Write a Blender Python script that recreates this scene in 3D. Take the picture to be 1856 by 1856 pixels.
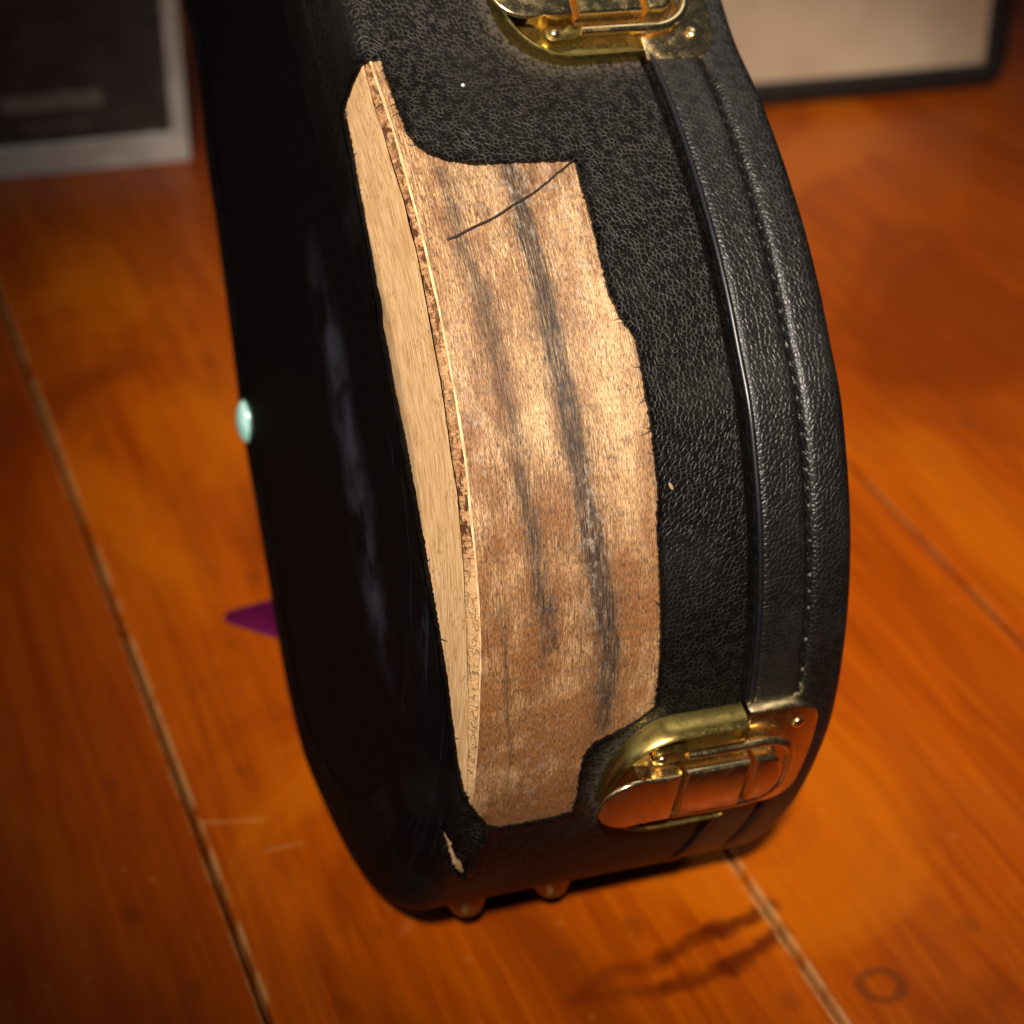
import bpy, math, random
import numpy as np
from mathutils import Vector, Matrix
from mathutils.geometry import delaunay_2d_cdt, tessellate_polygon

random.seed(7); RNG = np.random.default_rng(7)
for o in list(bpy.data.objects): bpy.data.objects.remove(o)
SC = bpy.context.scene; COL = SC.collection
CM = 0.01
CAM_H = 47.65                     # camera height above the floor, cm

# ------------------------------------------------------------------ camera
PITCH = math.radians(32.54)
cd = bpy.data.cameras.new('camera'); cam = bpy.data.objects.new('camera', cd); COL.objects.link(cam)
cam.location = (0, 0, CAM_H*CM); cam.rotation_euler = (math.pi/2-PITCH, 0, 0)
cd.sensor_fit = 'HORIZONTAL'; cd.sensor_width = 24.0; cd.lens = 24.0*3970/1856
cd.clip_start = 0.02; cd.clip_end = 60
cd.dof.use_dof = True; cd.dof.focus_distance = 0.542; cd.dof.aperture_fstop = 7.2; cd.dof.aperture_blades = 9
SC.camera = cam

# ------------------------------------------------------------------ light
W = bpy.data.worlds.new('World'); SC.world = W; W.use_nodes = True
bg = W.node_tree.nodes['Background']; bg.inputs[0].default_value = (0.80, 0.88, 1.0, 1); bg.inputs[1].default_value = 0.03

def lamp(kind, name, loc, target, energy, color, **kw):
    l = bpy.data.lights.new(name, kind); l.energy = energy; l.color = color
    for k, v in kw.items(): setattr(l, k, v)
    o = bpy.data.objects.new(name, l); COL.objects.link(o); o.location = loc
    o.rotation_euler = (Vector(target)-Vector(loc)).to_track_quat('-Z', 'Y').to_euler()
    return o
TGT = Vector((0.085, 0.81, 0.0))
EL, AZ = math.radians(42), math.radians(4)
KD = Vector((-math.sin(AZ)*math.cos(EL), -math.cos(AZ)*math.cos(EL), math.sin(EL)))
lamp('SPOT', 'key_lamp', TGT+KD*2.2, TGT, 362, (1.0, 0.88, 0.73), spot_size=math.radians(19.0), spot_blend=1.0, shadow_soft_size=0.05)
lamp('AREA', 'window_lamp', (-1.3, -0.3, 1.3), (0, 0.6, 0.2), 1.6, (0.72, 0.9, 1.0), shape='RECTANGLE', size=0.5, size_y=0.9)

lamp('AREA', 'added_top_light', (0.36, 0.92, 1.55), (0.05, 0.60, 0.15), 2.8, (1.0, 0.94, 0.84), shape='DISK', size=0.9)  # added soft overhead light for fill and metal highlights, not a fixture
SC.view_settings.view_transform = 'Standard'; SC.view_settings.look = 'None'
SC.view_settings.exposure = 0.0; SC.view_settings.gamma = 1.0
SC.render.engine = 'CYCLES'

# ------------------------------------------------------------------ helpers
def link(name, me, parent=None):
    o = bpy.data.objects.new(name, me); COL.objects.link(o)
    if parent is not None: o.parent = parent
    return o
def tag(o, label=None, cat=None, group=None, kind=None):
    for k, v in (('label', label), ('category', cat), ('group', group), ('kind', kind)):
        if v: o[k] = v
    return o
def mesh(name, V, F, mat, parent=None, uv=None, smooth=True, attrs=None, sharp=None):
    """V in cm -> object in metres; uv per vertex (cm)."""
    me = bpy.data.meshes.new(name)
    V = np.asarray(V, float)*CM
    me.from_pydata(V.tolist(), [], [tuple(int(i) for i in f) for f in F])
    if uv is not None:
        uv = np.asarray(uv, float); lay = me.uv_layers.new(name='UVMap')
        li = np.empty(len(me.loops), dtype=np.int32); me.loops.foreach_get('vertex_index', li)
        lay.data.foreach_set('uv', uv[li].astype(np.float32).ravel())
    for k, a in (attrs or {}).items():
        at = me.attributes.new(k, 'FLOAT', 'POINT'); at.data.foreach_set('value', np.asarray(a, np.float32))
    me.materials.append(mat)
    if smooth:
        me.polygons.foreach_set('use_smooth', [True]*len(me.polygons))
        if sharp: me.set_sharp_from_angle(angle=math.radians(sharp))
    me.update()
    return link(name, me, parent)
def empty(name, loc, label=None, cat=None, group=None, parent=None):
    o = bpy.data.objects.new(name, None); COL.objects.link(o); o.location = loc; o.empty_display_size = 0.02
    if parent is not None: o.parent = parent
    return tag(o, label, cat, group)
def tube(P, r, n=8, caps=True, scale=None):
    P = np.asarray(P, float); m = len(P); V = []; F = []
    T = np.gradient(P, axis=0); T /= np.linalg.norm(T, axis=1)[:, None]
    up = np.array([0.31, 0.2, 0.93]); u = np.cross(T[0], up); u /= np.linalg.norm(u)
    for i in range(m):
        u = u-T[i]*(u@T[i]); u /= np.linalg.norm(u); v = np.cross(T[i], u)
        rr = r*(scale[i] if scale is not None else 1)
        for k in range(n):
            a = 2*math.pi*k/n; V.append(P[i]+rr*(math.cos(a)*u+math.sin(a)*v))
    for i in range(m-1):
        for k in range(n):
            a, b = i*n+k, i*n+(k+1) % n; F.append((a, b, b+n, a+n))
    if caps: F.append(tuple(range(n-1, -1, -1))); F.append(tuple((m-1)*n+k for k in range(n)))
    return V, F
def grid_faces(nu, nv, off=0):
    return [(off+i*nv+j, off+(i+1)*nv+j, off+(i+1)*nv+j+1, off+i*nv+j+1) for i in range(nu-1) for j in range(nv-1)]
class MB:
    def __init__(s): s.V = []; s.F = []
    def add(s, V, F):
        k = len(s.V); s.V += [tuple(v) for v in V]; s.F += [tuple(i+k for i in f) for f in F]; return s

# smooth value noise in 2D for baked irregularity
_T = RNG.random((256, 256))
def vn(x, y):
    x = np.asarray(x, float); y = np.asarray(y, float)
    xi = np.floor(x).astype(int); yi = np.floor(y).astype(int); fx = x-xi; fy = y-yi
    fx = fx*fx*(3-2*fx); fy = fy*fy*(3-2*fy)
    g = lambda a, b: _T[a % 256, b % 256]
    return (g(xi, yi)*(1-fx)+g(xi+1, yi)*fx)*(1-fy)+(g(xi, yi+1)*(1-fx)+g(xi+1, yi+1)*fx)*fy
def fbm(x, y, o=4):
    s = 0; a = .5
    for k in range(o): s = s+a*vn(x*2**k+17*k, y*2**k+5*k); a *= .5
    return s/(1-.5**o)

# ------------------------------------------------------------------ node helpers
class NT:
    def __init__(s, name):
        s.m = bpy.data.materials.new(name); s.m.use_nodes = True; s.t = s.m.node_tree; s.n = s.t.nodes
        s.b = s.n['Principled BSDF']
    def node(s, typ, **kw):
        n = s.n.new(typ)
        for k, v in kw.items():
            if k.startswith('i_'):
                key = k[2:]; key = int(key) if key.isdigit() else key
                s.set(n.inputs[key], v)
            else: setattr(n, k, v)
        return n
    def set(s, sock, v):
        if isinstance(v, bpy.types.NodeSocket): s.t.links.new(v, sock)
        elif isinstance(v, (tuple, list)) and len(v) == 3 and sock.type == 'RGBA': sock.default_value = (*v, 1)
        else: sock.default_value = v
    def math(s, op, a, b=None, c=None, clamp=False):
        n = s.n.new('ShaderNodeMath'); n.operation = op; n.use_clamp = clamp
        s.set(n.inputs[0], a)
        if b is not None: s.set(n.inputs[1], b)
        if c is not None: s.set(n.inputs[2], c)
        return n.outputs[0]
    def ramp(s, x, a, b, lo=0., hi=1.):
        n = s.n.new('ShaderNodeMapRange'); n.interpolation_type = 'SMOOTHSTEP'
        s.set(n.inputs[0], x); s.set(n.inputs[1], a); s.set(n.inputs[2], b); s.set(n.inputs[3], lo); s.set(n.inputs[4], hi)
        return n.outputs[0]
    def mix(s, f, a, b, mode='MIX'):
        n = s.n.new('ShaderNodeMix'); n.data_type = 'RGBA'; n.blend_type = mode
        s.set(n.inputs[0], f); s.set(n.inputs[6], a); s.set(n.inputs[7], b); return n.outputs[2]
    def uv(s): return s.node('ShaderNodeTexCoord').outputs['UV']
    def obj(s): return s.node('ShaderNodeTexCoord').outputs['Object']
    def attr(s, k): return s.node('ShaderNodeAttribute', attribute_name=k).outputs['Fac']
    def map(s, v, sc=(1, 1, 1), loc=(0, 0, 0), rot=(0, 0, 0)):
        return s.node('ShaderNodeMapping', i_0=v, i_1=loc, i_2=rot, i_3=sc).outputs[0]
    def noise(s, v, scale, detail=4, rough=.55, dist=0, dims='3D'):
        n = s.node('ShaderNodeTexNoise', noise_dimensions=dims); s.set(n.inputs['Vector'], v)
        n.inputs['Scale'].default_value = scale; n.inputs['Detail'].default_value = detail
        n.inputs['Roughness'].default_value = rough; n.inputs['Distortion'].default_value = dist
        return n.outputs[0]
    def voro(s, v, scale, feature='F1', rnd=1., dims='2D', out='Distance'):
        n = s.node('ShaderNodeTexVoronoi', voronoi_dimensions=dims, feature=feature); s.set(n.inputs['Vector'], v)
        n.inputs['Scale'].default_value = scale; n.inputs['Randomness'].default_value = rnd
        return n.outputs[out]
    def bump(s, h, dist, strength=1., nrm=None):
        n = s.node('ShaderNodeBump'); s.set(n.inputs['Strength'], strength); n.inputs['Distance'].default_value = dist
        s.set(n.inputs['Height'], h)
        if nrm is not None: s.set(n.inputs['Normal'], nrm)
        return n.outputs[0]
    def out(s, color=None, rough=None, metal=None, normal=None, spec=None, **kw):
        for k, v in (('Base Color', color), ('Roughness', rough), ('Metallic', metal), ('Normal', normal), ('Specular IOR Level', spec)):
            if v is not None: s.set(s.b.inputs[k], v)
        for k, v in kw.items(): s.set(s.b.inputs[k.replace('_', ' ')], v)
        return s.m

def vinyl_mat(name, cell=7.4, base=(.0020, .0017, .0017), crease=.50, rough=.42, bumpd=.00016, spec=.15):
    t = NT(name); uv = t.uv()
    warp = t.noise(uv, 2.2, 3, dims='2D')
    wv = t.node('ShaderNodeVectorMath', operation='ADD'); t.set(wv.inputs[0], uv)
    cb = t.node('ShaderNodeCombineXYZ'); t.set(cb.inputs[0], t.math('MULTIPLY', warp, .16)); t.set(cb.inputs[1], t.math('MULTIPLY', warp, -.14)); t.set(wv.inputs[1], cb.outputs[0])
    v = wv.outputs[0]
    e1 = t.voro(v, cell, 'DISTANCE_TO_EDGE', 1.0)
    e2 = t.voro(t.map(v, (1, 1, 1), (3.1, 7.7, 0)), cell*.55, 'DISTANCE_TO_EDGE', 1.0)
    p1 = t.ramp(e1, 0.0, .26); p2 = t.ramp(e2, 0., .16)
    fine = t.noise(uv, 55, 3, dims='2D')
    h = t.math('ADD', t.math('MULTIPLY', p1, .85), t.math('ADD', t.math('MULTIPLY', p2, .16), t.math('MULTIPLY', fine, .10)))
    big = t.noise(uv, .35, 4, dims='2D'); side = t.attr('side'); line_k = t.math('SUBTRACT', 1., side)
    line = t.math('MULTIPLY', t.ramp(e1, .15, .02), t.ramp(t.noise(uv, 3.5, 3, dims='2D'), .34, .62))
    line = t.math('MULTIPLY', t.math('MULTIPLY', line, crease), t.math('MULTIPLY', line_k, t.attr('pale_k')))  # pale crease lines get fainter down the wall
    dust = t.attr('dust')
    dn = t.math('MULTIPLY', dust, t.ramp(t.noise(uv, 7, 5, dims='2D'), .25, .7), clamp=True)
    col = t.mix(line, base, (.085, .078, .070))
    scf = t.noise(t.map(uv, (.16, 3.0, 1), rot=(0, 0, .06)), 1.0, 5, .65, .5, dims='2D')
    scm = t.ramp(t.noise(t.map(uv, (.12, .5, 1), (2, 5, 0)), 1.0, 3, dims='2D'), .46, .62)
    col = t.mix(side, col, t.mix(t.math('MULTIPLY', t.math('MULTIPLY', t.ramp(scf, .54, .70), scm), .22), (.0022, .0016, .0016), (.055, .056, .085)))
    col = t.mix(t.math('MULTIPLY', dn, .75), col, (.12, .095, .068))
    col = t.mix(t.math('MULTIPLY', t.ramp(big, .45, .75), .25), col, (.022, .021, .02))
    r = t.math('ADD', rough, t.math('ADD', t.math('MULTIPLY', dn, .35), t.math('MULTIPLY', t.math('SUBTRACT', fine, .5), .25)))
    return t.out(col, t.math('ADD', r, t.math('MULTIPLY', side, .30)), 0., t.bump(h, bumpd, t.math('SUBTRACT', .9, t.math('MULTIPLY', side, .5))), t.math('SUBTRACT', spec, t.math('MULTIPLY', side, spec-.06)))

def wood_mat():
    t = NT('stained_plywood'); uv = t.uv()         # uv = (s along the grain, w across), cm
    grain = t.noise(t.map(uv, (1.3, 26, 1)), 1.0, 5, .62, dims='2D')
    fine = t.noise(t.map(uv, (4.0, 95, 1)), 1.0, 3, .6, dims='2D')
    band = t.noise(t.map(uv, (.28, 2.4, 1)), 1.0, 4, .55, .4, dims='2D')
    cloud = t.noise(t.map(uv, (.42, 1.1, 1)), 1.0, 6, .62, dims='2D')
    st = t.attr('stain'); br = t.attr('tone'); gl = t.attr('glaze')
    c = t.mix(t.ramp(grain, .34, .68), (.21, .092, .034), (.62, .39, .19))
    c = t.mix(t.math('MULTIPLY', t.ramp(band, .45, .70), .62), c, (.20, .080, .025))
    c = t.mix(t.math('MULTIPLY', t.ramp(cloud, .46, .70), .42), c, (.17, .070, .022))
    mot = t.noise(t.map(uv, (1.0, 2.6, 1), (8, 3, 0)), 1.0, 8, .66, .3, dims='2D')
    c = t.mix(t.ramp(mot, .50, .60, 0, .52), c, (.145, .062, .024))
    c = t.mix(t.ramp(mot, .42, .34, 0, .35), c, (.56, .40, .25))
    pale = t.attr('pale')
    c = t.mix(t.math('MULTIPLY', pale, t.ramp(grain, .25, .6, .45, 1.)), c, (.62, .405, .215))
    c = t.mix(br, c, (.205, .080, .022))
    c = t.mix(t.math('MULTIPLY', t.ramp(fine, .48, .68), .7), c, (.10, .043, .014))
    smod = t.math('MULTIPLY', st, t.math('ADD', .62, t.math('MULTIPLY', t.ramp(grain, .62, .30), .65)), clamp=True)
    c = t.mix(smod, c, (.022, .015, .012))
    spk = t.noise(t.map(uv, (3.2, 17, 1)), 1.0, 5, .65, dims='2D')
    pat = t.noise(t.map(uv, (.7, 1.3, 1), (4, 9, 0)), 1.0, 3, dims='2D')
    c = t.mix(t.math('MULTIPLY', t.math('MULTIPLY', t.ramp(spk, .53, .66), t.ramp(pat, .38, .58)), .8), c, (.055, .030, .018))
    gsp = t.math('MULTIPLY', t.ramp(t.noise(t.map(uv, (3.2, 6, 1), (1, 2, 0)), 1.0, 5, .7, dims='2D'), .50, .68), gl)
    c = t.mix(t.math('MULTIPLY', gsp, .6), c, (.36, .31, .275))
    pore = t.voro(t.map(uv, (2.6, 15, 1)), 1.0, 'F1', 1.0)
    c = t.mix(t.math('MULTIPLY', t.ramp(pore, .16, .07), .35), c, (.055, .028, .012))
    hf = t.noise(t.map(uv, (7.5, 42, 1), (2, 7, 0)), 1.0, 3, .7, dims='2D')
    c = t.mix(.85, c, t.ramp(hf, .36, .60, .42, 1.38), 'MULTIPLY')
    h = t.math('ADD', t.math('MULTIPLY', grain, .6), t.math('ADD', t.math('MULTIPLY', fine, .5), t.math('MULTIPLY', spk, -.12)))
    r = t.math('SUBTRACT', .62, t.math('MULTIPLY', gsp, .30))
    return t.out(c, r, 0., t.bump(h, .00022, .8), .4)

def raw_ply_mat(name, light, dark, along=1.2, across=30, speck=.5):
    t = NT(name); uv = t.uv()
    g = t.noise(t.map(uv, (along, across, 1)), 1.0, 5, .6, dims='2D')
    cl = t.noise(t.map(uv, (.5, 1.2, 1)), 1.0, 4, dims='2D')
    pore = t.voro(t.map(uv, (1.9, 17, 1)), 1.0, 'F1', 1.0)
    c = t.mix(t.ramp(g, .36, .62), dark, light)
    c = t.mix(t.math('MULTIPLY', t.ramp(cl, .5, .68), .45), c, dark)
    c = t.mix(t.math('MULTIPLY', t.math('MULTIPLY', t.ramp(pore, .17, .08), t.ramp(t.noise(uv, .9, 2, dims='2D'), .45, .6)), speck), c, (.10, .045, .016))
    return t.out(c, .62, 0., t.bump(g, .00015, .6), .3)
def core_mat():
    t = NT('ply_core_end_grain'); uv = t.uv()
    g = t.noise(t.map(uv, (11, 3.5, 1)), 1.0, 5, .65, .3, dims='2D')
    hole = t.noise(t.map(uv, (2.6, 5, 1)), 1.0, 4, .6, dims='2D')
    br = t.attr('tone')
    c = t.mix(t.ramp(g, .35, .65), (.20, .082, .030), (.46, .26, .125))
    c = t.mix(t.math('MULTIPLY', t.ramp(hole, .50, .62), br), c, (.085, .028, .010))
    c = t.mix(t.math('MULTIPLY', t.math('SUBTRACT', 1., br), .75), c, (.55, .34, .165))
    h = t.math('SUBTRACT', g, t.math('MULTIPLY', t.ramp(hole, .50, .64), 1.2))
    return t.out(c, .75, 0., t.bump(h, .0005, .9), .2)

def metal_mat(name, col, rough, stain=(.30, .17, .05), amount=.5, dirt=.35):
    t = NT(name); o = t.obj()
    n1 = t.noise(o, 260, 5, .6); n2 = t.noise(o, 1500, 4, .65); n3 = t.noise(o, 90, 3)
    c = t.mix(t.math('MULTIPLY', t.ramp(n1, .42, .68), amount), col, stain)
    c = t.mix(t.math('MULTIPLY', t.math('MULTIPLY', t.ramp(n2, .60, .70), t.ramp(n3, .42, .6)), dirt), c, (.07, .035, .015))
    r = t.math('ADD', rough, t.math('ADD', t.math('MULTIPLY', t.ramp(n1, .4, .7), .14), t.math('MULTIPLY', t.ramp(n2, .55, .72), .2)))
    return t.out(c, r, 1., t.bump(n2, .00001, .25))
def plain(name, col, rough, metal=0., spec=.5, var=.25, scale=300):
    t = NT(name); n = t.noise(t.obj(), scale, 4)
    c = t.mix(t.ramp(n, .3, .7), tuple(x*(1-var) for x in col), tuple(min(1, x*(1+var)) for x in col))
    return t.out(c, rough, metal, t.bump(n, .0001, .3), spec)

M_VINYL = vinyl_mat('grained_black_vinyl')
M_LIDV = vinyl_mat('grained_black_vinyl_lid', 7.0, crease=.40, rough=.40, bumpd=.00011, spec=.46)
def panel_mat():
    t = NT('black_panel_painted_sheen'); o = t.uv()
    g = t.noise(o, 9, 4, dims='2D'); e = t.voro(o, 7.4, 'DISTANCE_TO_EDGE')
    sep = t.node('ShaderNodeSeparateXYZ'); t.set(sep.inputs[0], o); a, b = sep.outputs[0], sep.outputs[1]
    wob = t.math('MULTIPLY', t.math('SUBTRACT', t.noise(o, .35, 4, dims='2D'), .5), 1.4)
    ctr = t.math('ADD', t.math('MULTIPLY_ADD', b, .80, 9.6), wob)          # soft bluish sheen painted into the panel colour
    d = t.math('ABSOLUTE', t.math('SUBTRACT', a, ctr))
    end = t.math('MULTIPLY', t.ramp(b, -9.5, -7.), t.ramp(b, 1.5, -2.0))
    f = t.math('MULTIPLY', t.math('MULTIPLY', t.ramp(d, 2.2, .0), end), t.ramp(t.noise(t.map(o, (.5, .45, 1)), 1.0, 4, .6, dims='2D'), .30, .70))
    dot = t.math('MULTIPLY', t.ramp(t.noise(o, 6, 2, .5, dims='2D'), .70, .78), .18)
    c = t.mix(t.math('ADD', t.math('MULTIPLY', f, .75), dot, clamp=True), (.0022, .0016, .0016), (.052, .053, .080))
    return t.out(c, .72, 0., t.bump(t.math('ADD', t.ramp(e, 0, .2), g), .0001, .6), .06)
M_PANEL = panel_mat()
M_WELT = plain('welt_black', (.005, .005, .007), .33, 0, .5, .3, 900)
M_DARK = plain('black_backing', (.006, .006, .006), .9)
M_WOOD = wood_mat()
M_CREAM = raw_ply_mat('raw_cream_veneer', (.64, .42, .225), (.43, .245, .105), 1.0, 22, 1.)
M_LINE = raw_ply_mat('fresh_veneer_edge', (.64, .45, .25), (.44, .27, .12), 2.5, 10, .3)
M_CORE = core_mat()
M_NICKEL = metal_mat('worn_gold_nickel', (.92, .71, .38), .16, (.58, .36, .12), .40, .55)
M_BRASS = metal_mat('tarnished_brass', (.46, .34, .10), .26, (.20, .15, .05), .7, .6)
M_COPPER = metal_mat('coppery_rivet', (.62, .34, .18), .28, (.25, .10, .05), .5)
M_THREAD = plain('black_thread', (.004, .004, .004), .8, 0, .1)
M_PALE = plain('pale_thread', (.10, .095, .085), .9, 0, .2)
M_HAIR = plain('dark_brown_thread', (.016, .008, .004), .6)

# ------------------------------------------------------------------ the case: its own axes (cm, camera foot at the origin)
al, tl = math.radians(20.), math.radians(-3.5)
HV = np.array([-math.sin(al), math.cos(al), 0])                         # across the width of the case
n0 = np.array([math.cos(al), math.sin(al), 0]); ZZ = np.array([0, 0, 1.])
NV = math.cos(tl)*n0+math.sin(tl)*ZZ                                     # through its depth, back -> lid
VV = -math.sin(tl)*n0+math.cos(tl)*ZZ                                    # up the case
X0 = np.array([-1.19476071, 46.37333005, CAM_H-27.52715617])
DE = 7.5
CP = [(15,60),(15,40),(15,20),(14.9,14),(14.2,11.8),(12.9,10.3),(11.3,9.0),(9.7,7.75),(8.25,6.65),(6.6,5.85),(4.85,4.75),(3.2,3.5),(1.9,2.25),(0.85,1.02),(0,0),(-0.65,-1.15),(-1.3,-2.55),(-1.72,-3.8),(-2.05,-5.3),(-2.2,-6.9),(-2.2,-8.3),(-2.02,-9.7),(-1.35,-11.9),(-0.45,-13.8),(1.0,-15.9),(3.4,-17.8),(6.0,-19.0),(8.7,-19.5),(11.5,-19.35),(14.0,-18.0),(15.85,-16.1),(18.1,-13.4),(20.2,-11.1),(21.7,-8.5),(23.55,-5.3),(25.25,-2.8),(26.2,-.3),(28.8,1.7),(30.6,4.5),(30.3,8),(28,11),(25,13),(23.5,16),(23.2,22),(23.2,40),(23.2,60)]
def catmull(P, n=24):
    P = [np.array(q, float) for q in P]; P = [2*P[0]-P[1]]+P+[2*P[-1]-P[-2]]; out = []
    for i in range(1, len(P)-2):
        p0, p1, p2, p3 = P[i-1:i+3]
        for k in range(n):
            t = k/n; out.append(.5*((2*p1)+(p2-p0)*t+(2*p0-5*p1+4*p2-p3)*t*t+(3*p1-p0-3*p2+p3)*t**3))
    out.append(P[-2]); return np.array(out)
OC = catmull(CP)
for _ in range(30): OC[1:-1] = .25*OC[:-2]+.5*OC[1:-1]+.25*OC[2:]
SS = np.concatenate([[0], np.cumsum(np.linalg.norm(np.diff(OC, axis=0), axis=1))])
SS -= SS[np.argmin(np.hypot(OC[:, 0], OC[:, 1]))]
S_LO, S_HI = -45., 97.
def out_ab(s):
    a = np.interp(s, SS, OC[:, 0]); b = np.interp(s, SS, OC[:, 1]); e = .15
    ta = np.interp(s+e, SS, OC[:, 0])-np.interp(s-e, SS, OC[:, 0]); tb = np.interp(s+e, SS, OC[:, 1])-np.interp(s-e, SS, OC[:, 1])
    L = np.hypot(ta, tb); return a, b, tb/L, -ta/L
PR = np.array([(0, 0), (-.05, -.01), (-.13, -.06), (-.24, -.18), (-.34, -.42), (-.80, -1.75), (-.83, -2.1), (-.835, -2.4), (-.835, -30)])
PWD = np.concatenate([[0], np.cumsum(np.linalg.norm(np.diff(PR, axis=0), axis=1))])
def prof(w):
    w = np.asarray(w, float)
    return np.where(w >= 0, w, np.interp(-w, PWD, PR[:, 0])), np.where(w >= 0, 0, np.interp(-w, PWD, PR[:, 1]))
def SDO(s, d, o):                                                        # outline position, depth, outward offset
    a, b, na, nb = out_ab(s); A = a+na*o; B = b+nb*o
    return X0+np.multiply.outer(A, HV)+np.multiply.outer(B, VV)+np.multiply.outer(np.asarray(d, float)*np.ones_like(A), NV)
def P3(s, w, off=0.):                                                    # skin coordinates: s round the outline, w over the corner
    s = np.asarray(s, float); w = np.asarray(w, float)
    d, o = prof(w); e = .02; d2, o2 = prof(w+e); d1, o1 = prof(w-e)
    td, to = d2-d1, o2-o1; L = np.hypot(td, to)
    return SDO(s, d-to/L*off, o+td/L*off)
def frame_at(s, w):
    a, b, na, nb = out_ab(s); N = na*HV+nb*VV; T = np.cross(NV, N)
    if (P3(s+.1, w)-P3(s, w))@T < 0: T = -T
    return P3(s, w), T, N

# ------------------------------------------------------------------ floor
tag_floor = mesh('floor', [(-160, -40, -2.2), (160, -40, -2.2), (160, 330, -2.2), (-160, 330, -2.2)], [(0, 1, 2, 3)], M_DARK, smooth=False)
tag(tag_floor, 'orange varnished floor of wide old boards', None, None, 'structure')
PD = np.array([-.34430, .93886]); QD = np.array([.93886, .34430])       # along / across the boards
def floor_mat():
    t = NT('orange_varnished_boards'); uv = t.uv()                       # uv = (across, along) in cm, board edges at attr
    g = t.noise(t.map(uv, (1.6, .09, 1)), 1.0, 5, .6, .6, dims='2D')
    g2 = t.noise(t.map(uv, (9, .5, 1)), 1.0, 4, .6, dims='2D')
    cl = t.noise(t.map(uv, (.13, .06, 1)), 1.0, 4, dims='2D')
    info = t.node('ShaderNodeObjectInfo').outputs['Random']
    c = t.mix(t.ramp(g, .18, .84), (.26, .038, .0005), (.44, .085, .0009))
    c = t.mix(t.math('MULTIPLY', t.ramp(g2, .5, .75), .12), c, (.20, .042, .002))
    c = t.mix(t.math('MULTIPLY', t.ramp(cl, .42, .70), .45), c, (.24, .048, .003))
    pt = t.noise(t.map(uv, (.075, .045, 1), (3, 1, 0)), 1.0, 5, .55, .8, dims='2D')
    c = t.mix(t.ramp(pt, .50, .70, 0, .75), c, (.165, .024, .0010))
    c = t.mix(t.ramp(pt, .47, .32, 0, .6), c, (.52, .125, .0015))  # bright patches in the colour stand for blurred reflections on the varnish
    c = t.mix(t.attr('board'), c, (.150, .017, .0003))
    # scuffs and nicks, pale
    nk = t.voro(t.map(uv, (.55, .38, 1)), 1.0, 'F1', 1.0)
    c = t.mix(t.math('MULTIPLY', t.math('MULTIPLY', t.ramp(nk, .10, .02), t.ramp(t.noise(uv, .35, 3, dims='2D'), .54, .66)), .14), c, (.55, .25, .07))
    dk = t.voro(t.map(uv, (.34, .22, 1), (5, 3, 0)), 1.0, 'F1', 1.0)
    c = t.mix(t.math('MULTIPLY', t.math('MULTIPLY', t.ramp(dk, .16, .04), t.ramp(t.noise(uv, .22, 3, dims='2D'), .52, .64)), .3), c, (.06, .018, .004))
    # a dried ring and two curved dark bands on the boards
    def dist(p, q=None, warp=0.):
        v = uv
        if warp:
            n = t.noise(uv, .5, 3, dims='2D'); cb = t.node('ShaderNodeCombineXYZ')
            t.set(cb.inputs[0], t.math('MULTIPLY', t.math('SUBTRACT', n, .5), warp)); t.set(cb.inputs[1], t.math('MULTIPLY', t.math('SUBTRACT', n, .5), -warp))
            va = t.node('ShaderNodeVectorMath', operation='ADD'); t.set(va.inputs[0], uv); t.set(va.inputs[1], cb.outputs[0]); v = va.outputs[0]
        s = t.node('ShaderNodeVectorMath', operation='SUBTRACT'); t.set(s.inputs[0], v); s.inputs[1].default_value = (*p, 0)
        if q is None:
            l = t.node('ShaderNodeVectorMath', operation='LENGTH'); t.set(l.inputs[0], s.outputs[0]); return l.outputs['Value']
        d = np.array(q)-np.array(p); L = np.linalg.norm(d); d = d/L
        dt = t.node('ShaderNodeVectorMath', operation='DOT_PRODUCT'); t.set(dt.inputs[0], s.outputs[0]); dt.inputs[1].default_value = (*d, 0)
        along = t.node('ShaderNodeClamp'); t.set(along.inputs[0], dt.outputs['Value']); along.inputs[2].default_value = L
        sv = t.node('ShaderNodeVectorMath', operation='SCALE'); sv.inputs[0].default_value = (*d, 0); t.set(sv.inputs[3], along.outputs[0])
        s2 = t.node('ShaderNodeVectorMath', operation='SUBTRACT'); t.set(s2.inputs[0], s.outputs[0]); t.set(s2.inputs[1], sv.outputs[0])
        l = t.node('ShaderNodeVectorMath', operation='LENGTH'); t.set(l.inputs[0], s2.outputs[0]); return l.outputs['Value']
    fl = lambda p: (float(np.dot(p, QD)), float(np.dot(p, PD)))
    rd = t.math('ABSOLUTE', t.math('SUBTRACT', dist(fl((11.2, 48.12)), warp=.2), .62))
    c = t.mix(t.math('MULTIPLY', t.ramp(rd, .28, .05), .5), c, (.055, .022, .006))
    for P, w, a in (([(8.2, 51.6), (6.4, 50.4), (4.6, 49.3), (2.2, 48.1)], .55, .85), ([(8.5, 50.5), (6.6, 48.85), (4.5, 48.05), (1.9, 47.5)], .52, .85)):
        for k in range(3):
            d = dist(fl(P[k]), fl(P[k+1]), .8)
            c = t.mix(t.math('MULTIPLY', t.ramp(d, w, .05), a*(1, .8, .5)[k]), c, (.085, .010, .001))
    for p, q, w, a in (((-10.56, 55.6), (-8.3, 55.75), .16, .28), ((-7.9, 54.2), (-6.9, 54.6), .2, .18), ((-3.4, 50.4), (-2.9, 52.2), .3, .10)):
        c = t.mix(t.math('MULTIPLY', t.ramp(dist(fl(p), fl(q), .25), w, .02), a), c, (.60, .28, .08))
    ed = t.attr('edge')
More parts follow.
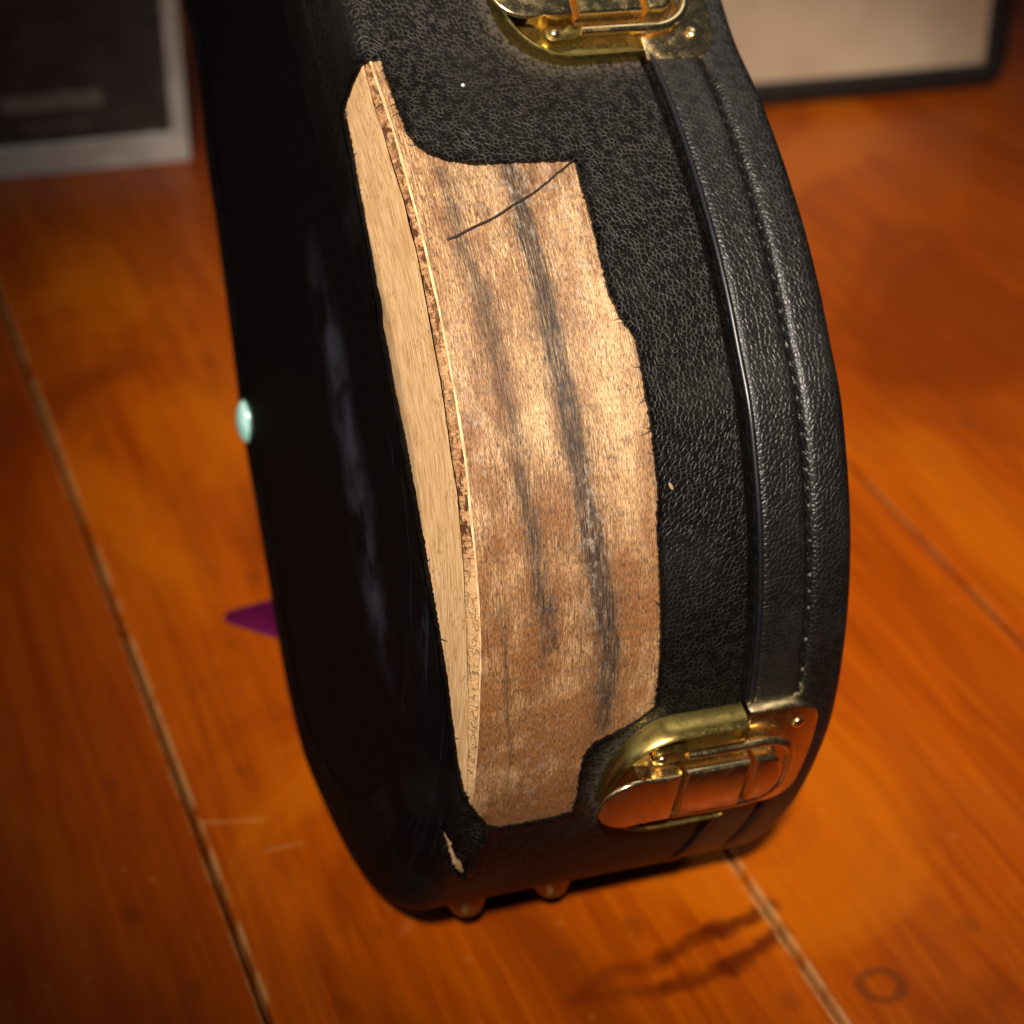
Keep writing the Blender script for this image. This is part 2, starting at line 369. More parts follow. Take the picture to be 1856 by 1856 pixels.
    en = t.math('MULTIPLY', ed, t.ramp(t.noise(uv, .8, 4, dims='2D'), .30, .62))
    c = t.mix(t.math('MULTIPLY', en, .8), c, (.52, .27, .09))
    r = t.math('ADD', .16, t.math('MULTIPLY', cl, .28))
    h = t.math('ADD', t.math('MULTIPLY', g, .5), t.math('MULTIPLY', cl, 2.0))
    return t.out(c, r, 0., t.bump(h, .0006, .35), .25)
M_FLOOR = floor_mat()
edges_q = [9.285-15.9*3, 9.285-15.9*2, 9.285-15.9, 9.285, 25.235, 40.31, 80.]
joints = {4: [150.], 1: [88.]}
def fl_pt(q, p, z): return (QD[0]*q+PD[0]*p, QD[1]*q+PD[1]*p, z)
def plank(q0, q1, p0, p1, z, tint=0., pale_k=(1, 1)):
    q0 += .09; q1 -= .09; p0 += .06; p1 -= .06; b = .16
    rings = [(0, -2.0), (0, -b), (b*.4, -.03), (b*1.3, 0)]
    V = []; U = []; E = []; F = []
    for i, zz in rings:
        for (q, p) in ((q0+i, p0+i), (q1-i, p0+i), (q1-i, p1-i), (q0+i, p1-i)):
            V.append(fl_pt(q, p, z+zz)); U.append((q, p)); E.append((1. if i > 0 and i < b else (.7 if i == 0 else .0))*(pale_k[0] if q < (q0+q1)/2 else pale_k[1]))
    for r in range(3):
        for k in range(4):
            a, c = r*4+k, r*4+(k+1) % 4; F.append((a, c, c+4, a+4))
    # worn margin strip inside the top
    k0 = len(V)
    for (q, p) in ((q0+.6, p0+.4), (q1-.6, p0+.4), (q1-.6, p1-.4), (q0+.6, p1-.4)):
        V.append(fl_pt(q, p, z)); U.append((q, p)); E.append(0.)
    for k in range(4): F.append((12+k, 12+(k+1) % 4, k0+(k+1) % 4, k0+k))
    F.append((k0, k0+1, k0+2, k0+3))
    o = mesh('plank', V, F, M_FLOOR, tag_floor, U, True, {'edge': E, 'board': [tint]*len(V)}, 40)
for i in range(len(edges_q)-1):
    js = [-30.+7*i]+joints.get(i-0, [])+[300.]
    for a, b in zip(js[:-1], js[1:]): plank(edges_q[i], edges_q[i+1], a, b, random.uniform(-.05, .0), (.5, .5, .48, .06, .10, .16, .3)[i], ((1, 1), (1, 1), (1, .5), (1, 1), (1, .22), (.22, 1), (1, 1))[i])

# ------------------------------------------------------------------ instrument case
c0 = SDO(np.array(26.), np.array(4.), 0.)
case = empty('instrument_case', (0, 0, 0), 'black grained case standing on edge, its covering torn off down to bare plywood', 'instrument case')

HOLE_R = [(-10.88,.27),(-9.95,.25),(-9.07,.26),(-8.43,.29),(-8.03,.41),(-7.7,.69),(-7.43,1.15),(-7.24,1.84),(-7.21,2.74),(-7.15,3.63),(-7.1,4.54),(-6.31,4.5),(-5.49,4.53),(-4.7,4.5),(-4.09,4.48),(-3.34,4.49),(-2.73,4.63),(-2.27,4.87),(-1.97,4.99),(-1.46,4.98),(-.53,4.95),(.33,4.95),(1.32,4.97),(2.02,4.95),(2.86,4.86),(3.74,4.88),(4.94,4.9),(6.2,4.92),(7.21,4.92),(7.9,4.91),(8.19,4.53),(8.55,3.78),(8.76,3.25),(9.18,2.99),(10.02,2.99),(10.76,3.07),(11.53,3.05),(11.62,2.51),(11.64,1.72),(11.62,1.0),(11.43,.66)]
HOLE_L = [(10.8,.27),(10.43,.09),(9.95,-.17),(8.99,-.57),(7.86,-.88),(6.76,-1.13),(5.66,-1.39),(4.55,-1.61),(3.43,-1.82),(2.29,-1.97),(1.46,-2.13),(.58,-2.28),(-.77,-2.36),(-1.99,-2.5),(-2.99,-2.46),(-3.86,-2.51),(-4.29,-2.28),(-4.63,-2.22),(-5.02,-2.28),(-5.32,-2.18),(-5.82,-2.13),(-6.87,-1.97),(-8.14,-1.82),(-9.39,-1.62),(-10.42,-1.45),(-10.54,-1.16),(-10.67,-.83),(-10.75,-.54),(-10.85,-.3),(-10.87,-.16)]
SPLIT = [(11.5,-.80),(12.05,-.62),(12.63,-.30),(13.68,.14),(14.38,.56),(13.56,.34),(12.61,.02),(11.94,-.29),(11.6,-.62)]
def refine(P, step=.09, jit=.035):
    P = np.array(P, float); out = []
    for i in range(len(P)):
        a, b = P[i], P[(i+1) % len(P)]; L = np.linalg.norm(b-a); n = max(1, int(L/step)); nrm = np.array([-(b-a)[1], (b-a)[0]])/max(L, 1e-6)
        for k in range(n): out.append(a+(b-a)*k/n+nrm*RNG.normal(0, jit)*(1 if k or n == 1 else .3))
    return np.array(out)
HOLE = refine(HOLE_R+HOLE_L, .07, .013); SPL = refine(SPLIT, .08, .03)
def inside(Q, P):
    x, y = Q[:, 0], Q[:, 1]; r = np.zeros(len(Q), bool); j = len(P)-1
    for i in range(len(P)):
        xi, yi = P[i]; xj, yj = P[j]
        c = ((yi > y) != (yj > y)) & (x < (xj-xi)*(y-yi)/(yj-yi+1e-12)+xi); r ^= c; j = i
    return r
def pdist(Q, P):
    d = np.full(len(Q), 1e9)
    for i in range(len(P)):
        a, b = P[i], P[(i+1) % len(P)]; v = b-a; t = np.clip(((Q-a)@v)/(v@v+1e-12), 0, 1)
        d = np.minimum(d, np.hypot(*(Q-(a+t[:, None]*v)).T))
    return d
# --- covering of the body wall (fine part with the torn hole, coarse rest)
WIN = -3.6
def cover_off(s, w):
    o = np.full_like(s, .10)
    o -= .9*np.clip((w-7.36)/.14, 0, 1)**1.8
    return o
s_f = np.arange(-16, 26.01, .17); w_f = np.concatenate([np.arange(WIN, -2.7, .2), np.arange(-2.7, 0.3, .1), np.arange(.3, 7.2, .17), np.linspace(7.2, 7.5, 11)])
Gp = np.array([(a, b) for a in s_f for b in w_f])
interior = (Gp[:, 0] > s_f[0]+.01) & (Gp[:, 0] < s_f[-1]-.01) & (Gp[:, 1] > WIN+.01) & (Gp[:, 1] < 7.49)
dh = pdist(Gp, HOLE); ds = pdist(Gp, SPL)
keep = (~interior) | ((dh > .07) & (ds > .06) & ~inside(Gp, HOLE) & ~inside(Gp, SPL))
pts = Gp[keep]; nb = len(pts)
allp = np.concatenate([pts, HOLE, SPL]); nh, nsn = len(HOLE), len(SPL)
eds = [(nb+i, nb+(i+1) % nh) for i in range(nh)]+[(nb+nh+i, nb+nh+(i+1) % nsn) for i in range(nsn)]
vo, eo, fo, ov, oe, of = delaunay_2d_cdt([Vector((float(a), float(b))) for a, b in allp], eds, [], 0, 1e-5)
UVc = np.array([(v.x, v.y) for v in vo]); Ft = np.array([tuple(f) for f in fo if len(f) == 3])
cen = UVc[Ft].mean(axis=1)
Ft = Ft[~inside(cen, HOLE) & ~inside(cen, SPL)]
de = pdist(UVc, HOLE); de2 = pdist(UVc, SPL)
s_, w_ = UVc[:, 0], UVc[:, 1]
off = cover_off(s_, w_)
off += .16*np.exp(-(de/.22)**2)*np.clip(fbm(s_*.9, w_*.9+3)-.32, 0, 1)                     # edge lifts a little
off += .12*np.exp(-(((s_-11.4)/.5)**2+((w_-.6)/.3)**2))                # curled flap below the hole
sm = lambda x: np.clip(x, 0, 1)**2*(3-2*np.clip(x, 0, 1))
off += .36*sm((s_-10.8)/.9)*(1-sm((s_-13.0)/1.3))*sm((w_+.25)/.75)*(1-sm((w_-.52+.05*np.sin(s_*5))/.10))
off += .05*np.exp(-(de2/.12)**2)
# torn left rim keeps a dark turned edge
off += .10*np.exp(-(((s_+4.6)/.35)**2+((w_+2.45)/.25)**2))
# dust settled round the latches
def latch_dust(s, w, sc, side):
    x = w-DE; y = s-sc
    ex = np.hypot(np.minimum(x+2.0, 0)/1.95*2.15, y)                      # stadium distance
    dd = np.abs(ex-2.2)
    return np.exp(-(dd/.33)**2)*(x < .1)
dust = .6*latch_dust(s_, w_, -12.3, 1)*(s_ > -14)+.55*latch_dust(s_, w_, 10.35, -1)*(w_ < 5.2)
dust += .10*np.clip((-6.5-s_)/5, 0, 1)*fbm(s_*.6, w_*.6)
Vc = P3(s_, w_, off)
# rim: turn the torn edge down to the wood
from collections import Counter
cnt = Counter()
for f in Ft:
    for k in range(3): cnt[(min(f[k], f[(k+1) % 3]), max(f[k], f[(k+1) % 3]))] += 1
Vl = [tuple(v) for v in Vc]; Fl = [tuple(f) for f in Ft]; UL = [tuple(u) for u in UVc]; DL = list(dust)
low = {}
for (a, b), n in cnt.items():
    if n == 1 and min(de[a], de2[a]) < .02 and min(de[b], de2[b]) < .02:
        for i in (a, b):
            if i not in low:
                low[i] = len(Vl); Vl.append(tuple(P3(np.array(s_[i]), np.array(w_[i]), -.03))); UL.append(tuple(UVc[i])); DL.append(0)
        Fl.append((a, b, low[b], low[a]))
# coarse remainder of the wall
w_c = np.concatenate([[WIN], np.arange(-2.5, .31, .2), [1.5, 3, 4.5, 6, 7.3, 7.4, 7.44, 7.47, 7.5]])
for s0, s1, n in ((S_LO, -16, 46), (26, S_HI, 130)):
    ss = np.linspace(s0, s1, n); A, B = np.meshgrid(ss, w_c, indexing='ij'); A, B = A.ravel(), B.ravel(); k = len(Vl)
    Vl += [tuple(v) for v in P3(A, B, cover_off(A, B))]; UL += list(zip(A, B)); DL += [0]*len(A); Fl += grid_faces(n, len(w_c), k)
body_cover = mesh('body_cover', Vl, Fl, M_VINYL, case, UL, True, {'dust': DL, 'pale_k': [.30+.70*min(1., max(0., (3.5-u[0])/9)) for u in UL], 'side': [min(1., max(0., (-.12-u[1])/.5)) for u in UL]})

# --- flat back and lid faces, closed end
def outline_cap(name, d, o, mat, flip):
    ss = np.linspace(S_LO, S_HI, 260); V = SDO(ss, np.full_like(ss, d), o)
    a, b, na, nb_ = out_ab(ss); p2 = [Vector((float(x), float(y), 0)) for x, y in zip(a+na*o, b+nb_*o)]
    T = tessellate_polygon([p2]); T = [tuple(t) if flip else tuple(t[::-1]) for t in T]
    return mesh(name, V, T, mat, case, [(p.x, p.y) for p in p2], False)
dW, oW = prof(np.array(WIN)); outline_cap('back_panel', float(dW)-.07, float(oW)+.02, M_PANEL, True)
# --- lid
LP = [(7.66,-.85),(7.70,-.12),(7.80,-.03),(7.87,.03),(7.95,.06),(8.1,.065),(8.6,.06),(8.85,.065),(9.03,.045),(9.12,-.01),(9.155,-.09),(9.20,-.12),(9.245,-.09),(9.28,-.01),(9.37,.045),(9.55,.065),(9.9,.06),(10.2,.045),(10.36,.0),(10.47,-.10),(10.54,-.25),(10.58,-.5),(10.6,-.9),(10.62,-1.6)]
lpd = np.array(LP); lw = np.concatenate([[0], np.cumsum(np.hypot(*np.diff(lpd, axis=0).T))])
lw2 = np.unique(np.concatenate([lw, np.arange(0, lw[-1], .16)])); ld = np.interp(lw2, lw, lpd[:, 0]); lo = np.interp(lw2, lw, lpd[:, 1])
ss = np.concatenate([np.arange(S_LO, -16, .9), np.arange(-16, 24, .16), np.arange(24, S_HI+.1, .8)])
A, Bi = np.meshgrid(ss, np.arange(len(lw2)), indexing='ij'); A = A.ravel(); Bi = Bi.ravel()
oo = lo[Bi]+.025*(fbm(A*.35, ld[Bi]*.4)-.5)*(ld[Bi] > 8)
lid = mesh('lid_cover', SDO(A, ld[Bi], oo), grid_faces(len(ss), len(lw2)), M_LIDV, case, list(zip(A, lw2[Bi]+11)), True, {'dust': .07*np.clip((-6.5-A)/5, 0, 1), 'pale_k': .22+.60*np.clip((1-A)/9, 0, 1)})
outline_cap('lid_panel', 10.62, -1.55, M_LIDV, False)
# black strip added behind the seam to block light; closed neck end
A, B = np.meshgrid(np.linspace(S_LO, S_HI, 200), np.array([7.0, 8.2]), indexing='ij'); A, B = A.ravel(), B.ravel()
mesh('seam_light_block', SDO(A, B, -.82), grid_faces(200, 2), M_DARK, case)
e1, e2 = [SDO(np.full(2, s), np.array([-.74, 10.6]), -.02) for s in (S_LO, S_HI)]
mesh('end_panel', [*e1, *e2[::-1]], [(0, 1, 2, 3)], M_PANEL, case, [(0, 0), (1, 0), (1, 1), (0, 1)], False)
# --- welt along the lid edge
ss = np.arange(-18, 27, .14); pth = SDO(ss, 7.765, .02)
V, F = tube(pth, .095, 10, True, 1+.05*(vn(ss*1.2, ss*0)-.5))
mesh('welt', V, F, M_WELT, case, None, True)
# --- stitches sunk in the groove of the lid
stitch_me = None
V, F = tube([(-.19, -.02, 0), (-.15, -.008, .004), (-.06, .004, .012), (.06, .006, .012), (.15, 0, .004), (.19, .01, -.004)], .042, 6, True, [.5, .9, 1.1, 1.1, .9, .5])
def on_surface(o, s, d, off_, twist=0.):
    a, b, na, nb_ = out_ab(s); N = Vector(na*HV+nb_*VV); T = Vector(SDO(np.array(s+.1), np.array(d), 0.)-SDO(np.array(s-.1), np.array(d), 0.)).normalized()
    N = (N-T*N.dot(T)).normalized(); Bv = N.cross(T); M = Matrix((T, Bv, N)).transposed().to_4x4()
    M.translation = Vector(SDO(np.array(s), np.array(d), off_))*CM
    o.matrix_basis = M @ Matrix.Rotation(twist, 4, 'Z')
st0 = None
pv, pf = tube([(-.06, 0, 0), (-.02, .0, .01), (.02, 0, .01), (.06, 0, 0)], .05, 6, True, [.4, 1, 1, .4])
pale0 = None
for k, s in enumerate(np.arange(-13.4, 18.5, .47)):
    if abs(s-10.1) < 2.1 or s < -10.6: continue
    if st0 is None: st0 = mesh('stitch', V, F, M_THREAD, lid); o = st0
    else: o = st0.copy(); COL.objects.link(o); o.parent = lid
    on_surface(o, s, 9.2, -.05, math.radians(11+random.uniform(-6, 6)))
    if 1.3 < s < 8.6 and random.random() < .7:
        if pale0 is None: pale0 = mesh('stitch_knot', pv, pf, M_PALE, lid); o = pale0
        else: o = pale0.copy(); COL.objects.link(o); o.parent = lid
        on_surface(o, s+.235, 9.2, .02, random.uniform(-.4, .4)); sc = random.uniform(.5, 1.05); o.scale = (sc, sc, sc)

# --- bare plywood under the torn covering
s_g = np.arange(-11.4, 12.41, .07)
WB = np.interp(s_g, [-11, -9.3, -8.2, -6.3, -4.6, -3, -1.5, .2, 1.3, 2.7, 4.2, 5.7, 7.3, 9.7, 12], [-.2, -.32, -.30, -.25, -.28, -.33, -.33, -.42, -.34, -.37, -.40, -.37, -.31, -.19, -.12])
WA = .012*(vn(s_g*.9, s_g*0+4)-.5)*2+.01
WB = WB+.035*(fbm(s_g*2.2, s_g*0+9)-.5)
def strip(name, lo_, hi_, offs, mat, n, parent, attrs=None, sg=None):
    sg = s_g if sg is None else sg
    t = np.linspace(0, 1, n); A = np.repeat(sg, n); Wd = (lo_[:, None]*(1-t)+hi_[:, None]*t).ravel()
    o = offs(A, Wd) if callable(offs) else np.full_like(A, offs)
    at = {k: f(A, Wd) for k, f in (attrs or {}).items()}
    at.setdefault('tone', np.zeros_like(A))
    return mesh(name, P3(A, Wd, o), grid_faces(len(sg), n), mat, parent, np.stack([A, Wd], 1), True, at)
def streak(s, w, pts, wid, amp):
    pts = np.array(pts, float); c = np.interp(s, pts[:, 0], pts[:, 1]); a = np.interp(s, pts[:, 0], pts[:, 2], left=0, right=0)
    wig = .22*(fbm(s*.8, s*0+pts[0, 1]*7)-.5); wd = wid*(.7+.7*fbm(s*.7, w*.3+pts[0, 1]*3))
    return amp*a*np.exp(-((w-c-wig)/wd)**2)
def f_stain(s, w):
    x = streak(s, w, [(-7.3, 2.7, .5), (-5.5, 2.74, .9), (-3.66, 2.83, 1.), (0, 2.80, 1.), (1.8, 3.0, .9), (3.2, 3.26, .85), (5, 3.44, .9), (6.8, 3.57, .8), (8.6, 3.5, .3)], .25, 1.5)
    x += streak(s, w, [(-7.3, .95, .55), (-5.4, .95, .9), (-3.5, 1.12, .85), (-2, 1.25, .7), (0, 1.38, .5), (1.2, 1.42, .8), (2.4, 1.54, .9), (3.9, 1.66, .9), (5, 1.78, .8), (6.4, 1.72, .0)], .22, .75)
    x += streak(s, w, [(3.6, .5, .0), (4.4, .54, .6), (5.5, .66, .7), (6.8, .75, .75), (8.2, .88, .7), (10, 1.0, .5), (11.3, 1., .0)], .07, .8)
    x += streak(s, w, [(2.2, 2.6, 0), (3.2, 2.95, .5), (5.6, 3.2, .6), (7.5, 3.45, .6), (9, 3.0, .0)], .42, .45)
    x += streak(s, w, [(-7.3, 2.75, .5), (0, 2.85, .55), (5, 3.4, .5), (9, 3.3, .3)], .60, .46)
    x += streak(s, w, [(-7.3, 1.0, .5), (0, 1.35, .55), (5, 1.75, .5), (8, 1.5, .0)], .5, .36)
    x += .8*np.exp(-(((s-5.2)/.9)**2+((w-1.95)/.22)**2))*(fbm(s*4, w*6) > .46)
    x += .55*np.exp(-(((s+6.8)/.35)**2))*np.clip((w-1.)/1, 0, 1)*fbm(s*2, w*2)
    for cs, cw, r, a in ((.5, 4.3, .16, .9), (.9, 3.9, .13, .8), (10.38, 1.74, .13, 1.), (8.14, 1.65, .12, .7), (9.33, 1.9, .1, .8), (.75, 4.15, .08, .8), (-2., 4.2, .06, .7), (-5.9, 1.9, .1, .7), (9.9, 1.4, .1, .6), (-3.2, 3.9, .07, .8)):
        x += a*np.exp(-(((s-cs)/r)**2+((w-cw)/(r*.7))**2)*(1+2*vn(s*9, w*9)))
    x += .5*np.clip(1-(4.95-w)/.12, 0, 1)*(w > 4)*vn(s*3, w*0+2)
    x *= .72+.5*fbm(s*2.3, w*3.1+40)
    return np.clip(x, 0, 1)
def f_tone(s, w):
    x = 1.0*np.clip((s-.2)/5.5, 0, 1)*np.clip(fbm(s*.95+3, w*.40+7)*3.4-1.15, .18, 1)+.5*np.clip((fbm(s*.5+60, w*1.5+2)-.5)*5, 0, 1)
    x += streak(s, w, [(-4, .9, 0), (-3.2, .95, 1), (-2.1, 1.15, 1), (-1, 1.2, .8), (.4, 1.3, 0)], .26, .8)*(.3+1.1*fbm(s*3, w*4))
    x -= .5*np.exp(-(((s+1.9)/1.3)**2+((w-4.3)/.8)**2))
    x += .35*np.exp(-((s-3.8)/1.2)**2)*fbm(s, w)
    return np.clip(x, 0, .92)
def f_pale(s, w):
    x = .7*np.exp(-(((s+1.8)/1.6)**2+((w-4.2)/.75)**2))+.55*np.exp(-(((s+1.2)/1.8)**2+((w-2.1)/.45)**2))+.6*np.exp(-(((s-1.5)/2.2)**2+((w-4.3)/.5)**2))
    x += .5*np.exp(-(((s+4)/2.)**2+((w-.35)/.25)**2))+.7*np.clip((fbm(s*.55+5, w*1.0+11)-.5)*4, 0, 1)*np.clip((6-s)/6, .25, 1)
    return np.clip(x*(.45+1.0*fbm(s*1.4, w*2.2+31)), 0, .9)
def f_glaze(s, w):
    x = .9*np.exp(-(((s+6.2)/1.4)**2+((w-3.2)/1.5)**2))+.8*np.exp(-(((s+.2)/1.5)**2+((w-.38)/.25)**2))+.5*np.exp(-(((s-9.5)/1.6)**2+((w-1.9)/.6)**2))
    x += .6*np.exp(-(((s+3.5)/1.4)**2+((w-3.8)/.5)**2))+.35*fbm(s*.5, w*.6+20)
    x += .8*np.exp(-(((s-2.8)/2.2)**2+((w-3.1)/.3)**2))
    return np.clip(x, 0, 1)
wall_off = lambda s, w: .012*(fbm(s*.6, w*5)-.5)-.05*np.clip((w-4.4)/.6, 0, 1)*0
wood = strip('bare_plywood', WA, np.full_like(s_g, 5.25), wall_off, M_WOOD, 96, case, {'stain': f_stain, 'tone': f_tone, 'glaze': f_glaze, 'pale': f_pale})
lw_ = .052*(1-.35*np.clip((s_g-2)/3, 0, 1))+.02*(vn(s_g*2, s_g*0)-.5)
strip('veneer_edge', WA-lw_, WA+.002, lambda s, w: .016+.008*vn(s*5, w*3), M_LINE, 4, wood)
strip('ply_core', WB, WA-lw_, lambda s, w: -.012-.028*fbm(s*4, w*8)*np.clip((4.-s)/2, .25, 1), M_CORE, 9, wood,
      {'tone': lambda s, w: np.clip((3.2-s+.4*vn(s*3, w*3))/.5, 0, 1)*np.clip(.35+1.0*fbm(s*.8, s*0+2), 0, 1)})
gap = .03*np.clip((s_g+8.6)/.8, 0, 1)*np.clip((4.5-s_g)/2, .0, 1)*(.45+.9*vn(s_g*1.2, s_g*0+6))+.008
strip('glue_gap', WB-gap-.02, WB+.02, -.085, M_DARK, 3, wood)
strip('inner_ply', np.full_like(s_g, -3.5), WB-gap, lambda s, w: -.01+.02*(fbm(s*.8, w*1.5)-.5), M_CREAM, 40, wood)
# wood that shows through the split at the bottom corner
sg2 = np.arange(11.0, 14.6, .08)
strip('split_wood', np.full_like(sg2, -1.1), np.full_like(sg2, .8), -.045, M_LINE, 14, wood, None, sg2)
# --- fibres of the torn backing cloth along the rim
MBf = MB()
for k in range(420):
    i = RNG.integers(0, nh); p = HOLE[i]
    if p[1] < .2 and random.random() < .6: continue
    q = HOLE[(i+1) % nh]; t = (q-p)/max(1e-6, np.linalg.norm(q-p)); n = np.array([-t[1], t[0]])
    if not inside((p+n*.15)[None], HOLE)[0]: n = -n
    L = min(.32, RNG.exponential(.06))+.02; d = n+t*RNG.normal(0, .8); d /= np.linalg.norm(d); bend = RNG.normal(0, .3)
    P = [p-n*.06+d*L*1.4*u+t*bend*L*u*u for u in (0, .35, .7, 1.)]; zz = [.075, .06, .035, .02]
    MBf.add(*tube([P3(np.array(a[0]), np.array(a[1]), z) for a, z in zip(P, zz)], .011, 4, False, [1, 1, .8, .4]))
tag(mesh('frayed_fibre', MBf.V, MBf.F, M_HAIR, body_cover), kind='stuff')
# --- feet and the stud on the back
def lathe(prof_, n=20):
    V = []; F = []
    for r, z in prof_:
        for k in range(n): a = 2*math.pi*k/n; V.append((r*math.cos(a), r*math.sin(a), z))
    for i in range(len(prof_)-1):
        for k in range(n): a, b = i*n+k, i*n+(k+1) % n; F.append((a, b, b+n, a+n))
    F.append(tuple((len(prof_)-1)*n+k for k in range(n))); return V, F
FV, FF = lathe([(.62, -.2), (.62, .12), (.58, .2), (.52, .32), (.44, .46), (.33, .57), (.2, .64), (.08, .665), (.01, .67)])
f0 = None
for s, d in ((19.6, 1.9), (19.9, 4.75)):
    if f0 is None: f0 = mesh('foot', FV, FF, metal_mat('dull_brass_foot', (.34, .24, .09), .34, (.12, .08, .03), .6), case, None, True); o = f0
    else: o = f0.copy(); COL.objects.link(o); o.parent = case
    on_surface(o, s, d, .07)
t = NT('stud_sky_reflection'); M_TEAL = t.out(t.mix(t.ramp(t.noise(t.obj(), 300, 3), .35, .65), (.30, .80, .74), (.62, .95, .90)), .18, .25, None, .6)  # turquoise colour stands in for sky reflected in the metal stud
SV, SF = lathe([(.80, -.1), (.80, .06), (.76, .16), (.66, .26), (.5, .34), (.3, .39), (.1, .41), (.01, .411)])
stud = mesh('stud', SV, SF, M_TEAL, case, None, True); stud['label'] = 'shiny metal stud on the back panel, sky reflection painted in turquoise'
P = P3(np.array(41.3), np.array(-2.75), .05); Nn = Vector(-NV); Tt = Vector(VV); M = Matrix((Tt, Nn.cross(Tt), Nn)).transposed().to_4x4(); M.translation = Vector(P)*CM; stud.matrix_basis = M @ Matrix.Diagonal((.95, .8, .8, 1))

# ------------------------------------------------------------------ latches
def rings(outline, levels, inset, cap=True, bottom=False):
    O = np.array(outline, float); n = len(O); V = []; F = []
    for i, z in levels:
        Q = inset(O, i); V += [(x, y, z) for x, y in Q]
    for r in range(len(levels)-1):
        for k in range(n): a, b = r*n+k, r*n+(k+1) % n; F.append((a, b, b+n, a+n))
    if cap: F.append(tuple((len(levels)-1)*n+k for k in range(n)))
    if bottom: F.append(tuple(range(n-1, -1, -1)))
    return V, F
def ins_norm(O, i):
    t = np.roll(O, -1, 0)-O; t /= np.linalg.norm(t, axis=1)[:, None]; n = np.stack([-t[:, 1], t[:, 0]], 1)
    m = n+np.roll(n, 1, 0); m /= np.maximum(.45, (m*m).sum(1)/1.0)[:, None]*.5+.0
    m = n+np.roll(n, 1, 0); m /= np.linalg.norm(m, axis=1)[:, None]
    return O+m*i
def arc(cx, cy, rx, ry, a0, a1, n): return [(cx+rx*math.cos(math.radians(a0+(a1-a0)*k/(n-1))), cy+ry*math.sin(math.radians(a0+(a1-a0)*k/(n-1)))) for k in range(n)]
def make_latch(sc, label):
    C, T, N = frame_at(np.array(sc), np.array(DE))
    R = Matrix((Vector(NV), Vector(T), Vector(N))).transposed()
    flip = R.determinant() < 0                                           # keep x = lid, z = out; y follows
    if flip: R = Matrix((Vector(NV), Vector(-T), Vector(N))).transposed()
    M = R.to_4x4(); M.translation = Vector(C+N*.15)*CM
    # base frame on the body: rolled rim and sunk floor
    O = [(-.06, -2.15)]
    O = [(-.07, 2.08), (-.9, 2.1), (-1.5, 2.1)]+arc(-2.0, 0, 1.9, 2.1, 90, 270, 34)+[(-1.5, -2.1), (-.9, -2.1), (-.07, -2.08)]
    def ins_f(O_, i):
        x, y = O_[:, 0], O_[:, 1]
        return np.stack([np.where(x >= -2, x, -2+(x+2)*(1-i/1.95)), y*(1-i/2.15)], 1)
    V, F = rings(O, [(-.05, -.42), (-.02, -.1), (.0, .12), (.05, .28), (.09, .37), (.14, .41), (.19, .40), (.225, .34), (.235, .26), (.245, .12)], ins_f)
    root = mesh('latch', V, F, M_BRASS, case, None, True, None, 50); root.matrix_basis = M; root['label'] = label
    ch = lambda name, V, F, mat, sh=40: mesh(name, V, F, mat, root, None, True, None, sh)
    # catch plate on the lid
    O = [(.09, -2.08), (.8, -2.1), (1.4, -2.08)]+arc(1.45, -1.15, .85, .93, -85, -12, 10)+[(2.36, -.4), (2.36, .4)]+arc(1.45, 1.15, .85, .93, 12, 85, 10)+[(1.4, 2.08), (.8, 2.1), (.09, 2.08)]
    V, F = rings(O, [(0, -.42), (0, .0), (.02, .04), (.06, .06)], ins_norm); ch('catch_plate', V, F, M_NICKEL)
    # hook that the bail closes over
    O = [(.2, -.93), (.6, -.93)]+arc(.62, 0, .62, .93, -88, 88, 18)+[(.6, .93), (.2, .93)]
    V, F = rings(O, [(-.10, .04), (-.02, .1), (.03, .50), (.05, .66), (.09, .73), (.16, .76)], ins_norm); ch('catch_hook', V, F, M_NICKEL)
    # lever: block and tongue
    O = [(-1.80, -.92), (-1.0, -.92), (.04, -.92), (.04, .92), (-1.0, .92), (-1.80, .92)]
    V, F = rings(O, [(-.10, .02), (-.09, .26), (-.02, .32), (0, .72), (.03, .78), (.08, .81)], ins_norm); ch('lever_block', V, F, M_NICKEL)
    O = [(-1.99, .92), (-2.5, .92)]+arc(-3.2, 0, 1.0, .96, 70, 290, 26)+[(-2.5, -.92), (-1.99, -.92)]
    O = O[::-1]; O = O[::-1]
    V, F = rings(O, [(.05, .71), (0, .73), (0, .78), (.03, .82), (.06, .83)], lambda a, i: ins_norm(a, i), True, True); ch('lever_tongue', V, F, M_NICKEL)
    O = [(-1.95, -.92), (-1.95, .92), (-2.4, .95), (-3.1, .75), (-3.1, -.75), (-2.4, -.95)]
    V, F = rings(O, [(-.04, .0), (0, .3), (.02, .73)], ins_norm); ch('lever_body', V, F, M_NICKEL)
    # bail: bent rod round the hook
    P = [(-1.75, -1.26, .33), (-1.2, -1.27, .35), (-.4, -1.28, .36), (.35, -1.28, .35)]+[(x, y, .34) for x, y in arc(.38, -.40, 1.08, .88, -88, -3, 12)]+[(1.465, -.2, .34), (1.465, .2, .34)]+[(x, y, .34) for x, y in arc(.38, .40, 1.08, .88, 3, 88, 12)]+[(.35, 1.28, .35), (-.4, 1.28, .36), (-1.2, 1.27, .35), (-1.75, 1.26, .33)]
    V, F = tube(P, .135, 12); V = [(x, y, z+.10) for x, y, z in V]; ch('bail', V, F, M_NICKEL)
